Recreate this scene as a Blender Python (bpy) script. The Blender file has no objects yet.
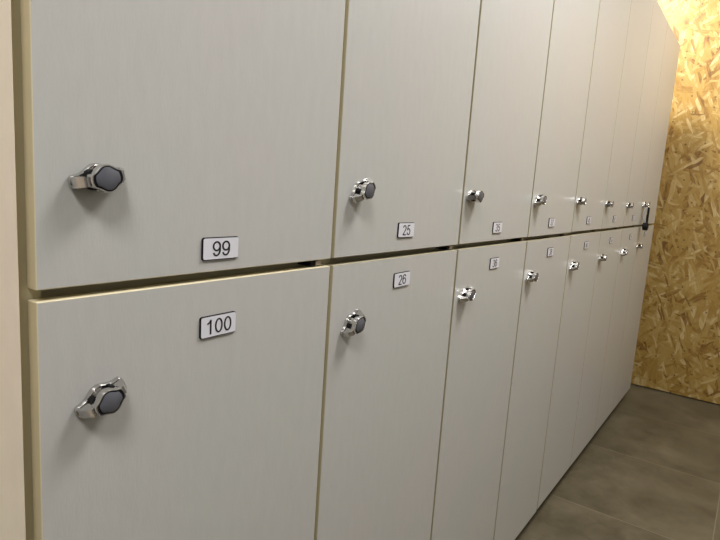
import bpy, bmesh, math, random
from mathutils import Vector, Matrix
random.seed(7)
S = bpy.context.scene
C = S.collection
PI = math.pi

# ------------------------------------------------------------------ materials
def mat(name, col=(.8, .8, .8), rough=.5, metal=0., spec=.5):
    m = bpy.data.materials.new(name); m.use_nodes = True
    b = m.node_tree.nodes['Principled BSDF']
    b.inputs['Base Color'].default_value = (*col, 1)
    b.inputs['Roughness'].default_value = rough
    b.inputs['Metallic'].default_value = metal
    b.inputs['Specular IOR Level'].default_value = spec
    return m

def N(m, t, **kw):
    n = m.node_tree.nodes.new(t)
    for k, v in kw.items():
        if k.startswith('i_'): n.inputs[k[2:].replace('_', ' ')].default_value = v
        else: setattr(n, k, v)
    return n
def L(m, a, b): m.node_tree.links.new(a, b)
def ramp(m, fac, stops):
    r = N(m, 'ShaderNodeValToRGB'); e = r.color_ramp.elements
    while len(e) < len(stops): e.new(.5)
    for el, (p, c) in zip(e, stops): el.position = p; el.color = (*c, 1)
    L(m, fac, r.inputs['Fac']); return r.outputs['Color']
def mixc(m, fac, a, b, mode='MIX'):
    n = N(m, 'ShaderNodeMix', data_type='RGBA', blend_type=mode)
    for sock, v in ((n.inputs[0], fac), (n.inputs[6], a), (n.inputs[7], b)):
        if isinstance(v, (int, float)): sock.default_value = v
        elif isinstance(v, tuple): sock.default_value = (*v, 1)
        else: L(m, v, sock)
    return n.outputs[2]
def mth(m, op, a, b=0., c=0.):
    n = N(m, 'ShaderNodeMath', operation=op)
    for s, v in zip(n.inputs, (a, b, c)):
        if isinstance(v, (int, float)): s.default_value = v
        else: L(m, v, s)
    return n.outputs[0]
def bump(m, h, strength, dist):
    b = N(m, 'ShaderNodeBump', i_Strength=strength, i_Distance=dist)
    L(m, h, b.inputs['Height']); L(m, b.outputs[0], m.node_tree.nodes['Principled BSDF'].inputs['Normal'])

def laminate(name, col, rough, amp=.05):
    m = mat(name, col, rough)
    b = m.node_tree.nodes['Principled BSDF']
    tc = N(m, 'ShaderNodeTexCoord')
    mp = N(m, 'ShaderNodeMapping'); mp.inputs['Scale'].default_value = (1, 1, .25)
    L(m, tc.outputs['Object'], mp.inputs[0])
    n1 = N(m, 'ShaderNodeTexNoise', i_Scale=90., i_Detail=5., i_Roughness=.6); L(m, mp.outputs[0], n1.inputs[0])
    n2 = N(m, 'ShaderNodeTexNoise', i_Scale=3.2, i_Detail=3.); L(m, tc.outputs['Object'], n2.inputs[0])
    lo = tuple(c * (1 - amp) for c in col); hi = tuple(min(1, c * (1 + amp)) for c in col)
    c1 = ramp(m, n1.outputs[0], [(.3, lo), (.7, hi)])
    warm = (col[0] * 1.03, col[1] * .985, col[2] * .99); cool = (col[0] * .98, col[1] * 1.005, col[2] * .99)
    c2 = ramp(m, n2.outputs[0], [(.4, warm), (.6, cool)])
    L(m, mixc(m, .5, c1, c2), b.inputs['Base Color'])
    r = mth(m, 'MULTIPLY_ADD', n1.outputs[0], .12, rough - .06); L(m, r, b.inputs['Roughness'])
    fine = N(m, 'ShaderNodeTexNoise', i_Scale=420., i_Detail=2.); L(m, mp.outputs[0], fine.inputs[0])
    bump(m, fine.outputs[0], .22, .0006)
    return m

M = {}
M['door'] = laminate('grey_laminate', (.56, .56, .54), .33)
M['beige'] = laminate('beige_laminate', (.80, .70, .565), .45)
M['edge'] = mat('shaded_cream_edge_band', (.43, .39, .265), .4)  # cream band darkened: shade of the narrow door gaps is in the colour
M['lit_edge'] = mat('lit_cream_edge_band', (.76, .685, .47), .38)  # cream band, first column: light on its left edge put into the colour
M['carcass'] = mat('cream_board', (.60, .55, .37), .5)
M['chrome'] = mat('polished_chrome', (.62, .61, .60), .14, 1.)
M['face'] = mat('dark_grey_face', (.12, .125, .15), .3, .1, .7)
M['black'] = mat('black_plastic', (.008, .008, .009), .6, 0., .2)
M['silver'] = mat('brushed_silver_face', (.80, .80, .87), .3, .0)
M['ink'] = mat('black_ink', (.008, .008, .01), .4)
M['strapgrey'] = mat('grey_rubber', (.33, .35, .38), .45)
M['plaster'] = mat('painted_plaster', (.25, .245, .235), .8)
M['white'] = mat('white_ceiling_paint', (.62, .61, .59), .85)
M['hinge'] = mat('hinge_steel', (.62, .55, .47), .4, .8)
M['lamp_rim'] = mat('white_enamel', (.8, .8, .78), .4)
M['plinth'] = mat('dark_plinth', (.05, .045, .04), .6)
lm = mat('lamp_glow', (1, .93, .8), .5)
lm.node_tree.nodes['Principled BSDF'].inputs['Emission Color'].default_value = (1, .96, .9, 1)
lm.node_tree.nodes['Principled BSDF'].inputs['Emission Strength'].default_value = 6
M['lamp'] = lm

def osb():
    m = mat('osb_board', rough=.5)
    b = m.node_tree.nodes['Principled BSDF']
    tc = N(m, 'ShaderNodeTexCoord')
    sep = N(m, 'ShaderNodeSeparateXYZ'); L(m, tc.outputs['Object'], sep.inputs[0])
    cmb = N(m, 'ShaderNodeCombineXYZ'); L(m, sep.outputs['Y'], cmb.inputs[0]); L(m, sep.outputs['Z'], cmb.inputs[1])
    wob = N(m, 'ShaderNodeTexNoise', i_Scale=9., i_Detail=2.); L(m, cmb.outputs[0], wob.inputs[0])
    sub = N(m, 'ShaderNodeVectorMath', operation='MULTIPLY_ADD')
    L(m, wob.outputs['Color'], sub.inputs[0]); sub.inputs[1].default_value = (.035, .035, 0); L(m, cmb.outputs[0], sub.inputs[2])
    palette = [(0., (0.150, 0.066, 0.010)), (.12, (0.264, 0.145, 0.026)), (.35, (0.361, 0.224, 0.048)), (.62, (0.405, 0.268, 0.071)), (.86, (0.475, 0.343, 0.131)), (1., (0.581, 0.449, 0.221))]
    base = N(m, 'ShaderNodeTexNoise', i_Scale=30., i_Detail=5.); L(m, cmb.outputs[0], base.inputs[0])
    col = ramp(m, base.outputs[0], [(.3, (0.246, 0.136, 0.023)), (.5, (0.361, 0.224, 0.049)), (.7, (0.431, 0.290, 0.086))])
    hgt = base.outputs[0]
    for i, (ang, sl, sw, keep) in enumerate([(20, 9, 40, .35), (96, 7, 30, .45), (62, 8, 36, .5), (-35, 9, 48, .55), (84, 6, 34, .60), (-68, 10, 50, .68), (38, 9, 52, .74), (-8, 12, 60, .84), (110, 11, 66, .82)]):
        mp = N(m, 'ShaderNodeMapping', vector_type='POINT')
        mp.inputs['Rotation'].default_value = (0, 0, math.radians(ang))
        mp.inputs['Location'].default_value = (i * 3.17, i * 1.31, 0)
        L(m, sub.outputs[0], mp.inputs[0])
        sc = N(m, 'ShaderNodeVectorMath', operation='MULTIPLY'); sc.inputs[1].default_value = (sl, sw, 1)
        L(m, mp.outputs[0], sc.inputs[0])
        v = N(m, 'ShaderNodeTexVoronoi', voronoi_dimensions='2D', i_Scale=1., i_Randomness=1.)
        L(m, sc.outputs[0], v.inputs['Vector'])
        s2 = N(m, 'ShaderNodeSeparateColor'); L(m, v.outputs['Color'], s2.inputs[0])
        grain = N(m, 'ShaderNodeTexNoise', i_Scale=2.2, i_Detail=4.)
        L(m, sc.outputs[0], grain.inputs[0])
        tone = mth(m, 'MULTIPLY_ADD', mth(m, 'SUBTRACT', grain.outputs[0], .5), .7, s2.outputs[0])
        cc = ramp(m, tone, palette)
        mask = mth(m, 'GREATER_THAN', s2.outputs[1], keep)
        mr = N(m, 'ShaderNodeMapRange', interpolation_type='SMOOTHSTEP'); L(m, v.outputs['Distance'], mr.inputs[0])
        for nm, val in (('From Min', .66), ('From Max', .42), ('To Min', 0.), ('To Max', .88)): mr.inputs[nm].default_value = val
        mask = mth(m, 'MULTIPLY', mask, mr.outputs[0])
        shape = mth(m, 'MULTIPLY', mth(m, 'MULTIPLY', mask, mth(m, 'SUBTRACT', .88, mask)), 1.3)
        col = mixc(m, mask, col, cc)
        col = mixc(m, shape, col, (.24, .13, .04))
        hh = mth(m, 'ADD', s2.outputs[2], i * .1)
        n = N(m, 'ShaderNodeMix', data_type='FLOAT')
        L(m, mask, n.inputs[0]); L(m, hgt, n.inputs[2]); L(m, hh, n.inputs[3]); hgt = n.outputs[0]
    sp = N(m, 'ShaderNodeTexVoronoi', voronoi_dimensions='2D', i_Scale=9.); L(m, cmb.outputs[0], sp.inputs['Vector'])
    dots = mth(m, 'LESS_THAN', sp.outputs['Distance'], .045)
    col = mixc(m, mth(m, 'MULTIPLY', dots, .7), col, (.07, .035, .015))
    L(m, col, b.inputs['Base Color'])
    bump(m, hgt, .35, .0015)
    return m
M['osb'] = osb()

def tile_floor():
    m = mat('stone_look_tiles', rough=.42)
    b = m.node_tree.nodes['Principled BSDF']
    tc = N(m, 'ShaderNodeTexCoord')
    sep = N(m, 'ShaderNodeSeparateXYZ'); L(m, tc.outputs['Object'], sep.inputs[0])
    P1, P2 = .5685, 1.137
    gx = mth(m, 'DIVIDE', mth(m, 'SUBTRACT', sep.outputs['X'], 2.043 - 10 * P1), P1)
    row = mth(m, 'FLOOR', gx); fx = mth(m, 'FRACT', gx)
    odd = mth(m, 'MODULO', row, 2.)
    gy = mth(m, 'ADD', mth(m, 'DIVIDE', mth(m, 'SUBTRACT', sep.outputs['Y'], -.497 - 10 * P2), P2), mth(m, 'MULTIPLY', odd, .5))
    fy = mth(m, 'FRACT', gy); cy = mth(m, 'FLOOR', gy)
    def near(f, w): return mth(m, 'GREATER_THAN', mth(m, 'ABSOLUTE', mth(m, 'SUBTRACT', f, .5)), .5 - w)
    grout = mth(m, 'MAXIMUM', near(fx, .0028), near(fy, .0014))
    seed = mth(m, 'ADD', mth(m, 'MULTIPLY', row, 3.7), mth(m, 'MULTIPLY', cy, 7.3))
    cmb = N(m, 'ShaderNodeCombineXYZ'); L(m, sep.outputs['X'], cmb.inputs[0]); L(m, sep.outputs['Y'], cmb.inputs[1]); L(m, seed, cmb.inputs[2])
    n1 = N(m, 'ShaderNodeTexNoise', i_Scale=3.1, i_Detail=6., i_Roughness=.55, i_Distortion=.6); L(m, cmb.outputs[0], n1.inputs[0])
    n2 = N(m, 'ShaderNodeTexNoise', i_Scale=16., i_Detail=6., i_Roughness=.6, i_Distortion=.8); L(m, cmb.outputs[0], n2.inputs[0])
    c1 = ramp(m, n1.outputs[0], [(.34, (0.065, 0.053, 0.029)), (.5, (0.103, 0.087, 0.053)), (.66, (0.152, 0.132, 0.086))])
    c2 = ramp(m, n2.outputs[0], [(.32, (0.053, 0.043, 0.024)), (.68, (0.163, 0.141, 0.092))])
    c = mixc(m, .35, c1, c2)
    c = mixc(m, mth(m, 'MULTIPLY', grout, .6), c, (.25, .22, .16))
    L(m, c, b.inputs['Base Color'])
    L(m, mth(m, 'MULTIPLY_ADD', n2.outputs[0], .25, .35), b.inputs['Roughness'])
    bump(m, mth(m, 'SUBTRACT', mth(m, 'MULTIPLY', n2.outputs[0], .3), grout), .3, .001)
    return m
M['floor'] = tile_floor()

# ------------------------------------------------------------------ helpers
def box(bm, x0, x1, y0, y1, z0, z1, bev=0., mi=0, seg=2):
    r = bmesh.ops.create_cube(bm, size=1.)
    vs = r['verts']
    for v in vs:
        v.co = Vector(((x0 + x1) / 2 + v.co.x * (x1 - x0), (y0 + y1) / 2 + v.co.y * (y1 - y0), (z0 + z1) / 2 + v.co.z * (z1 - z0)))
    fs = list({f for v in vs for f in v.link_faces})
    for f in fs: f.material_index = mi
    if bev > 0:
        es = list({e for v in vs for e in v.link_edges})
        r = bmesh.ops.bevel(bm, geom=es, offset=bev, segments=seg, affect='EDGES', profile=.5, material=-1)
        fs = [f for f in r['faces'] if f.is_valid] + [f for f in fs if f.is_valid]
    return fs

def obj(name, bm, mats, parent=None, smooth=False):
    me = bpy.data.meshes.new(name)
    bmesh.ops.recalc_face_normals(bm, faces=bm.faces)
    bm.to_mesh(me); bm.free()
    for m in (mats if isinstance(mats, (list, tuple)) else [mats]): me.materials.append(M[m])
    if smooth:
        for p in me.polygons: p.use_smooth = True
        me.set_sharp_from_angle(angle=math.radians(38))
    o = bpy.data.objects.new(name, me); C.objects.link(o)
    if parent: o.parent = parent
    return o

def empty(name, loc, label, cat, group=None):
    o = bpy.data.objects.new(name, None); C.objects.link(o)
    o.empty_display_size = .05
    o.location = loc; o['label'] = label; o['category'] = cat
    if group: o['group'] = group
    return o

def struct(name, x0, x1, y0, y1, z0, z1, m):
    bm = bmesh.new(); box(bm, x0, x1, y0, y1, z0, z1)
    o = obj(name, bm, m); o['kind'] = 'structure'; return o

def loft(bm, rings, mi=0, cap0=True, cap1=True):
    vr = [[bm.verts.new(p) for p in r] for r in rings]
    n = len(rings[0])
    for a, b in zip(vr, vr[1:]):
        for i in range(n):
            f = bm.faces.new((a[i], a[(i + 1) % n], b[(i + 1) % n], b[i])); f.material_index = mi
    if cap0: bm.faces.new(vr[0][::-1]).material_index = mi
    if cap1: bm.faces.new(vr[-1]).material_index = mi

# ------------------------------------------------------------------ the room
XE = 3.683; XB = -1.6; YR = -1.75; YL = .50; ZC = 2.55
struct('floor', XB - .1, XE + .1, YR - .1, YL + .1, -.1, 0, 'floor')
struct('ceiling', XB - .1, XE + .1, YR - .1, YL + .1, ZC, ZC + .1, 'white')
struct('wall_left', XB - .1, XE + .1, YL, YL + .1, 0, ZC, 'plaster')
struct('wall_right', XB - .1, XE + .1, YR - .1, YR, 0, ZC, 'plaster')
struct('wall_back', XB - .1, XB, YR, YL, 0, ZC, 'plaster')
struct('wall_end', XE, XE + .1, YR, YL, .007, ZC, 'osb')

# ------------------------------------------------------------------ lockers
DT = .016          # door thickness
ZB, ZG, ZT = .053, .9965, 1.9314
def door_bm(x0, x1, z0, z1, depth=DT):
    """panel with rounded cream edge banding round a laminate face; local to its column"""
    bm = bmesh.new()
    fs = box(bm, x0, x1, 0, depth, z0, z1, bev=.0010, mi=1, seg=3)
    bm.normal_update()
    for f in bm.faces:
        if abs(f.normal.y) > .99 and f.calc_area() > .01: f.material_index = 0
    return bm

def lens(Lh, Wc, Wt, n=40, s=.42):
    """outline of the turning lock: a belly in the middle that narrows to two blunt ends"""
    up = []
    for i in range(n + 1):
        t = -1 + 2 * i / n
        w = Wt + (Wc - Wt) * math.exp(-(abs(t) / s) ** 2.4)
        e = abs(t)
        if e > .86: w *= math.sqrt(max(0, 1 - ((e - .86) / .14) ** 2)) * .75 + .25
        up.append((t * Lh, w))
    return up + [(x, -w) for x, w in reversed(up)]

def make_lock(ang, parent, loc):
    """chrome lock; local axes: x along its length, z across, -y towards the corridor"""
    c, s = math.cos(ang), math.sin(ang)
    def R(p): return (p[0] * c - p[2] * s, p[1], p[0] * s + p[2] * c)
    def ring(out, y, k=1., sx=None):
        return [R((a * (sx or k), y, b * k)) for a, b in out]
    bm = bmesh.new()
    base = lens(.0250, .0125, .0058)
    loft(bm, [ring(base, .0), ring(base, -.0035), ring(base, -.0052, .93)])
    # core
    circ = [(.0088 * math.cos(2 * PI * i / 28), .0088 * math.sin(2 * PI * i / 28)) for i in range(28)]
    loft(bm, [ring(circ, -.004), ring(circ, -.016)])
    # sloping ears that tie base and cap together at both ends
    for sgn in (-1, 1):
        q = []
        for (xa, xb, y, w) in ((.0125, .0238, -.0045, .0048), (.0125, .0228, -.0095, .0046), (.010, .0172, -.0180, .0042)):
            xs = sorted((sgn * xa, sgn * xb))
            q.append([R((xs[0], y, -w)), R((xs[1], y, -w)), R((xs[1], y, w)), R((xs[0], y, w))])
        loft(bm, q)
    cap = lens(.0152, .0122, .0052, s=.62)
    loft(bm, [ring(cap, -.0125, .90), ring(cap, -.0138), ring(cap, -.0202), ring(cap, -.0212, .97), ring(cap, -.0212, .90), ring(cap, -.0205, .875)])
    lock = obj('lock', bm, 'chrome', parent, True); lock.location = loc
    bm = bmesh.new()
    loft(bm, [ring(cap, -.0203, .885), ring(cap, -.0208, .885)])
    o = obj('face_border', bm, 'black', lock, True)
    ins = lens(.0110, .0098, .0038, s=.66)
    bm = bmesh.new()
    loft(bm, [ring(ins, -.0205), ring(ins, -.0213), ring(ins, -.0216, .95)])
    o = obj('lock_face', bm, 'face', lock, True); o['label'] = 'dark grey oval face of the lock'
    bm = bmesh.new()
    for sgn in (-1, 1):         # black slots beside the ears
        for sz in (-1, 1):
            pts = [(sgn * .0085, sz * .0046), (sgn * .0126, sz * .0046), (sgn * .0118, sz * .0078), (sgn * .0085, sz * .0092)]
            loft(bm, [[R((a, -.0052, b)) for a, b in pts], [R((a, -.0136, b)) for a, b in pts]])
    obj('padlock_slot', bm, 'black', lock, False)
    return lock

def rrect(w, h, r, n=6):
    pts = []
    for cx, cz, a0 in ((w / 2 - r, h / 2 - r, 0), (-w / 2 + r, h / 2 - r, 90), (-w / 2 + r, -h / 2 + r, 180), (w / 2 - r, -h / 2 + r, 270)):
        for i in range(n + 1):
            a = math.radians(a0 + 90 * i / n); pts.append((cx + r * math.cos(a), cz + r * math.sin(a)))
    return pts

def arc(cx, cy, rx, ry, a0, a1, n=18):
    return [(cx + rx * math.cos(math.radians(a0 + (a1 - a0) * i / n)), cy + ry * math.sin(math.radians(a0 + (a1 - a0) * i / n))) for i in range(n + 1)]
nine = [arc(.26, .655, .205, .275, 0, 360, 28), [(.465, .66)] + arc(.24, .42, .222, .36, 10, -90, 12) + arc(.24, .29, .17, .23, -90, -168, 8)]
GLYPH = {
 '0': [arc(.25, .5, .20, .44, 0, 360, 32)],
 '1': [[(.31, 0), (.31, .97)], [(.33, .95), (.24, .80), (.10, .70)]],
 '2': [arc(.25, .70, .19, .235, 172, -35, 16) + [(.06, .06)], [(.04, .05), (.47, .05)]],
 '3': [arc(.24, .725, .175, .21, 160, -90, 14), arc(.235, .275, .205, .23, 90, -165, 16)],
 '4': [[(.36, 0), (.36, .95)], [(.37, .93), (.04, .27)], [(.02, .27), (.50, .27)]],
 '5': [[(.44, .94), (.13, .94)], [(.15, .95), (.085, .47)], arc(.245, .335, .205, .285, 145, -165, 18)],
 '6': [[(.50 - x, 1 - y) for x, y in st] for st in nine],
 '7': [[(.03, .94), (.47, .94)], [(.46, .93), (.28, .5), (.20, 0)]],
 '8': [arc(.25, .73, .17, .215, 0, 360, 26), arc(.25, .275, .205, .23, 0, 360, 26)],
 '9': nine}
def text_bm(txt, h, squeeze, sw=.052):
    """numerals drawn as constant-width strokes in a plain grotesque"""
    bm = bmesh.new(); tot = len(txt) * .58 - .08
    for i, ch in enumerate(txt):
        for st in GLYPH[ch]:
            closed = math.dist(st[0], st[-1]) < 1e-4
            pts = [Vector(p) for p in st]; n = len(pts); rings = []
            for j, p in enumerate(pts):
                pa = pts[j - 1] if j else (pts[-2] if closed else p)
                pb = pts[j + 1] if j < n - 1 else (pts[1] if closed else p)
                d = (pb - pa).normalized(); nr = Vector((-d.y, d.x)) * sw
                a, b = p + nr, p - nr
                def W(q, y): return ((q.x + i * .58 - tot / 2) * h * squeeze, y, (q.y - .5) * h)
                rings.append([W(a, 0), W(a, -.00015), W(b, -.00015), W(b, 0)])
            loft(bm, rings)
    return bm

def make_plate(txt, parent, loc, tilt=0.):
    w, h = .0505, .0250
    bm = bmesh.new(); o = rrect(w, h, .0028)
    loft(bm, [[(a, 0, b) for a, b in o], [(a, -.0016, b) for a, b in o], [(a * .985, -.0020, b * .97) for a, b in o]])
    p = obj('number_plate', bm, 'black', parent, True); p.location = loc; p.rotation_euler = (0, tilt, 0)
    bm = bmesh.new(); o = rrect(w - .0016, h - .0020, .0022)
    loft(bm, [[(a + .0003, -.0018, b) for a, b in o], [(a + .0003, -.0023, b) for a, b in o]])
    f = obj('plate_face', bm, 'silver', p); f['label'] = 'silver face of the number plate'
    bm = text_bm(txt, .0172, 1.30 if len(txt) == 2 else 1.28)
    t = obj('numerals', bm, 'ink', p); t.location = (0, -.0024, 0); t['label'] = 'black numerals ' + txt if txt in ('99', '100', '25', '26', '35', '36') else 'black numerals on the number plate'
    return p

X1 = .6086
gap = {0: .0075, 1: .0064, 2: .0064, 3: .0066, 4: .0066, 5: .0028, 6: .0032, 7: .0022, 8: 0.}
X = [X1 - .4 + .4 * k for k in range(9)]; X[0] = .2106; X[5] = 2.2065; X[6] = 2.597; X[7] = 2.972; X[8] = 3.434
nums = [('99', '100'), ('25', '26'), ('35', '36'), ('37', '38'), ('45', '46'), ('47', '48'), ('55', '56'), ('57', '58')]
lk_u = [(.2662, 1.0975, 13), (.660, 1.0985, 38), (1.046, 1.0985, 8), (1.445, 1.097, 30), (1.842, 1.100, 20), (2.242, 1.095, 5), (2.635, 1.093, 12), (3.012, 1.100, 25)]
lk_l = [(.2682, .8945, 25), (.659, .9010, 40), (1.052, .8975, 28), (1.450, .896, 25), (1.855, .893, 32), (2.246, .892, 20), (2.655, .890, 35), (3.016, .898, 10)]
pl_u = [(.4078, 1.0272), (.8010, 1.0366), (1.1965, 1.0312), (1.590, 1.036), (2.000, 1.0372), (2.405, 1.037), (2.800, 1.037), (3.170, 1.037)]
pl_l = [(.4073, .9400), (.7997, .9528), (1.2015, .9500), (1.610, .9515), (2.010, .9510), (2.400, .951), (2.800, .951), (3.180, .951)]
labels = [
 'nearest two-door grey locker column, with number plates 99 over 100',
 'two-door grey locker column with number plates 25 over 26, right beside 99 and 100',
 'two-door grey locker column with number plates 35 over 36',
 'two-door grey locker column just right of the one numbered 35 over 36',
 'two-door grey locker column, fourth counting back from the OSB end wall',
 'two-door grey locker column, third counting back from the OSB end wall',
 'two-door grey locker column, last but one before the OSB end wall',
 'farthest two-door grey locker column, beside the OSB end wall, black fob in its lock']
YF = DT + .002     # carcass front plane behind the doors
DEPTH = .45
for k in range(8):
    x0, x1 = X[k], X[k + 1]
    root = empty('locker', (x0, 0, 0), labels[k], 'locker', 'two-door lockers in the row')
    w = x1 - x0
    bm = bmesh.new()
    e = .0003
    box(bm, e if k else -.0085, .016, YF, DEPTH, ZB, ZT)
    box(bm, w - .016, w - e, YF, DEPTH, ZB, ZT)
    box(bm, .016, w - .016, YF, DEPTH, ZT - .016, ZT)
    box(bm, .016, w - .016, YF, DEPTH, ZB, ZB + .016)
    box(bm, .016, w - .016, YF + .012, DEPTH - .01, ZG - .008, ZG + .008)
    box(bm, .016, w - .016, DEPTH - .01, DEPTH - .004, ZB + .016, ZT - .016)
    obj('carcass', bm, 'carcass', root)
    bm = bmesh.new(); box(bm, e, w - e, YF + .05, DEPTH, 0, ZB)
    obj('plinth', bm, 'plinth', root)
    a = gap[k] / 2; b = w - gap[k + 1] / 2
    jig = [0, 0, .0003, -.0008, .0010, .0002, .0008, 0][k]
    up = obj('door', door_bm(a, b, ZG + .0050 + jig * .6, ZT + jig), ['door', 'edge' if k else 'lit_edge'], root)
    lo = obj('door', door_bm(a - (.0005 if k else 0), b - .0005, ZB - (.002 if k == 3 else 0) + max(jig, 0), ZG - .0050 + jig * .5), ['door', 'edge' if k else 'lit_edge'], root)
    bm = bmesh.new() if k < 3 else None
    if bm: box(bm, w - .040, w - .030, .0045, YF + .011, ZG - .0035, ZG + .0035, .0006, 0); box(bm, w - .030, w - .020, .0035, YF + .011, ZG - .0025, ZG + .0030, .0006, 1)
    if bm: obj('hinge', bm, ['black', 'hinge'], root)
    ux, uz, ua = lk_u[k]; lx, lz, la = lk_l[k]
    make_lock(math.radians(ua), root, (ux - x0, 0, uz))
    make_lock(math.radians(la), root, (lx - x0, 0, lz))
    make_plate(nums[k][0], root, (pl_u[k][0] - x0, 0, pl_u[k][1]), math.radians([0, .3, .2, 0, 0, 0, 0, 0][k]))
    make_plate(nums[k][1], root, (pl_l[k][0] - x0, 0, pl_l[k][1]), math.radians([-.4, -.5, 0, 0, 0, 0, 0, 0][k]))

# tall cabinet at the left edge, one full-height beige door
root = empty('tall_cabinet', (-.41, 0, 0), 'tall beige cabinet with one full-height door at the left edge, left of locker 99', 'cabinet')
wt = .6; o0 = -.41 + wt   # right side of its carcass
bm = bmesh.new()
wc = .2015 + .41
for (p, q, y0, y1, z0, z1) in ((0, .016, YF, DEPTH, ZB, ZT), (wc - .016, wc, YF, DEPTH, ZB, ZT), (.016, wc - .016, YF, DEPTH, ZT - .016, ZT), (.016, wc - .016, YF, DEPTH, ZB, ZB + .016), (.016, wc - .016, DEPTH - .01, DEPTH - .004, ZB + .016, ZT - .016)):
    box(bm, p, q, y0, y1, z0, z1)
obj('carcass', bm, 'carcass', root)
bm = bmesh.new(); box(bm, 0, wc, YF + .05, DEPTH, 0, ZB); obj('plinth', bm, 'plinth', root)
obj('door', door_bm(.002, .2015 + .41, ZB, ZT), ['beige', 'beige'], root)

# key with black fob, hanging from the lock of the farthest upper door
kx, kz = 3.012, 1.100
root = empty('key_fob', (kx - .010, -.0225, kz), 'black key fob on a strap hanging from the upper lock of the farthest locker', 'key fob')
def tube(bm, pts, r, n=8):
    rings = []
    for i, p in enumerate(pts):
        p = Vector(p); d = (Vector(pts[min(i + 1, len(pts) - 1)]) - Vector(pts[max(i - 1, 0)])).normalized()
        a = d.cross(Vector((0, 1, .01))).normalized(); b = d.cross(a)
        rr = r[i] if isinstance(r, list) else r
        rings.append([p + a * rr * math.cos(2 * PI * j / n) + b * rr * math.sin(2 * PI * j / n) for j in range(n)])
    loft(bm, rings)
bm = bmesh.new()
box(bm, -.003, .003, -.006, .0010, -.004, .010, .0003)
ringp = [(.010 * math.cos(a), -.0035, -.004 + .010 * math.sin(a)) for a in [2 * PI * i / 24 for i in range(25)]]
tube(bm, ringp, .0020)
box(bm, -.009, .009, -.0075, -.0050, .000, .014, .001)
o = obj('key', bm, 'chrome', root, True); o['label'] = 'chrome key in the lock'
bm = bmesh.new()
for x in (.006,):
    fs = box(bm, x - .011, x + .011, -.0085, -.0010, -.090, -.0135, .001)
o = obj('strap', bm, 'black', root)
bm = bmesh.new()
pts = [(-.012 - .010 * math.sin(PI * i / 14), -.001 + .0125 * math.sin(PI * i / 14), -.012 - .080 * i / 14) for i in range(15)]
tube(bm, pts, .0034)
o = obj('cord', bm, 'strapgrey', root, True); o['label'] = 'pale grey cord beside the black strap'
bm = bmesh.new()
out = [(.026 * math.cos(2 * PI * i / 28), .0195 * math.sin(2 * PI * i / 28)) for i in range(28)]
loft(bm, [[(a * .8 - .004, .009, b * .8 - .104) for a, b in out], [(a - .004, .006, b - .104) for a, b in out], [(a - .004, -.010, b - .104) for a, b in out], [(a * .8 - .004, -.013, b * .8 - .104) for a, b in out]])
o = obj('fob', bm, 'black', root, True)

# ------------------------------------------------------------------ lamps on the ceiling
def downlight(x, y, watts, size, col, label, spread=170):
    root = empty('ceiling_light', (x, y, ZC), label, 'ceiling light')
    bm = bmesh.new(); n = 36
    def rg(r, z): return [(r * math.cos(2 * PI * i / n), r * math.sin(2 * PI * i / n), z) for i in range(n)]
    loft(bm, [rg(size * .62, 0), rg(size * .62, -.025), rg(size * .58, -.032), rg(size * .52, -.032), rg(size * .51, -.026)])
    obj('rim', bm, 'lamp_rim', root, True)
    bm = bmesh.new(); loft(bm, [rg(size * .5, -.0265), rg(size * .5, -.030)])
    obj('diffuser', bm, 'lamp', root)
    l = bpy.data.lights.new('ceiling_lamp', 'AREA'); l.shape = 'DISK'; l.size = size; l.energy = watts; l.color = col; l.spread = math.radians(spread)
    lo = bpy.data.objects.new('ceiling_lamp', l); C.objects.link(lo); lo.location = (x, y, ZC - .036)
downlight(3.02, .27, 40, .24, (1, .93, .87), 'round white ceiling light above the locker tops by the end wall')
def panel(x, y, watts, col, label):
    root = empty('ceiling_light', (x, y, ZC), label, 'ceiling light')
    bm = bmesh.new(); box(bm, -.31, .31, -.31, .31, -.03, 0, .003); obj('frame', bm, 'lamp_rim', root)
    bm = bmesh.new(); box(bm, -.285, .285, -.285, .285, -.033, -.031); obj('diffuser', bm, 'lamp', root)
    l = bpy.data.lights.new('ceiling_lamp', 'AREA'); l.shape = 'SQUARE'; l.size = .57; l.energy = watts; l.color = col
    lo = bpy.data.objects.new('ceiling_lamp', l); C.objects.link(lo); lo.location = (x, y, ZC - .036)
panel(1.30, -.64, 25, (1, .98, .96), 'square ceiling light panel above the aisle by the lockers')
panel(2.85, -.85, 13, (1, .96, .91), 'square ceiling light panel close to the OSB end wall')
panel(-.55, -.85, 21, (1, .98, .96), 'square ceiling light panel behind the camera')

w = bpy.data.worlds.new('World'); S.world = w; w.use_nodes = True
w.node_tree.nodes['Background'].inputs[0].default_value = (.5, .48, .45, 1)
w.node_tree.nodes['Background'].inputs[1].default_value = .05

# ------------------------------------------------------------------ camera
f, yaw, pitch, roll, d, zc = 556.884, .6174, -.1529, .0668, .4812, 1.1073

fw = Vector((math.cos(yaw) * math.cos(pitch), math.sin(yaw) * math.cos(pitch), math.sin(pitch)))
rt = Vector((math.sin(yaw), -math.cos(yaw), 0)); up = rt.cross(fw)
rt2 = math.cos(roll) * rt + math.sin(roll) * up; up2 = -math.sin(roll) * rt + math.cos(roll) * up
cam = bpy.data.cameras.new('camera'); cam.sensor_width = 36; cam.lens = f / 720 * 36; cam.clip_start = .02
co = bpy.data.objects.new('camera', cam); C.objects.link(co)
mw = Matrix((rt2, up2, -fw)).transposed().to_4x4(); mw.translation = Vector((0, -d, zc)); co.matrix_world = mw
S.camera = co
S.view_settings.view_transform = 'Standard'; S.view_settings.look = 'None'; S.view_settings.gamma = 1
S.view_settings.use_curve_mapping = False; S.cycles.caustics_reflective = False; S.cycles.caustics_refractive = False; S.view_settings.exposure = 0.
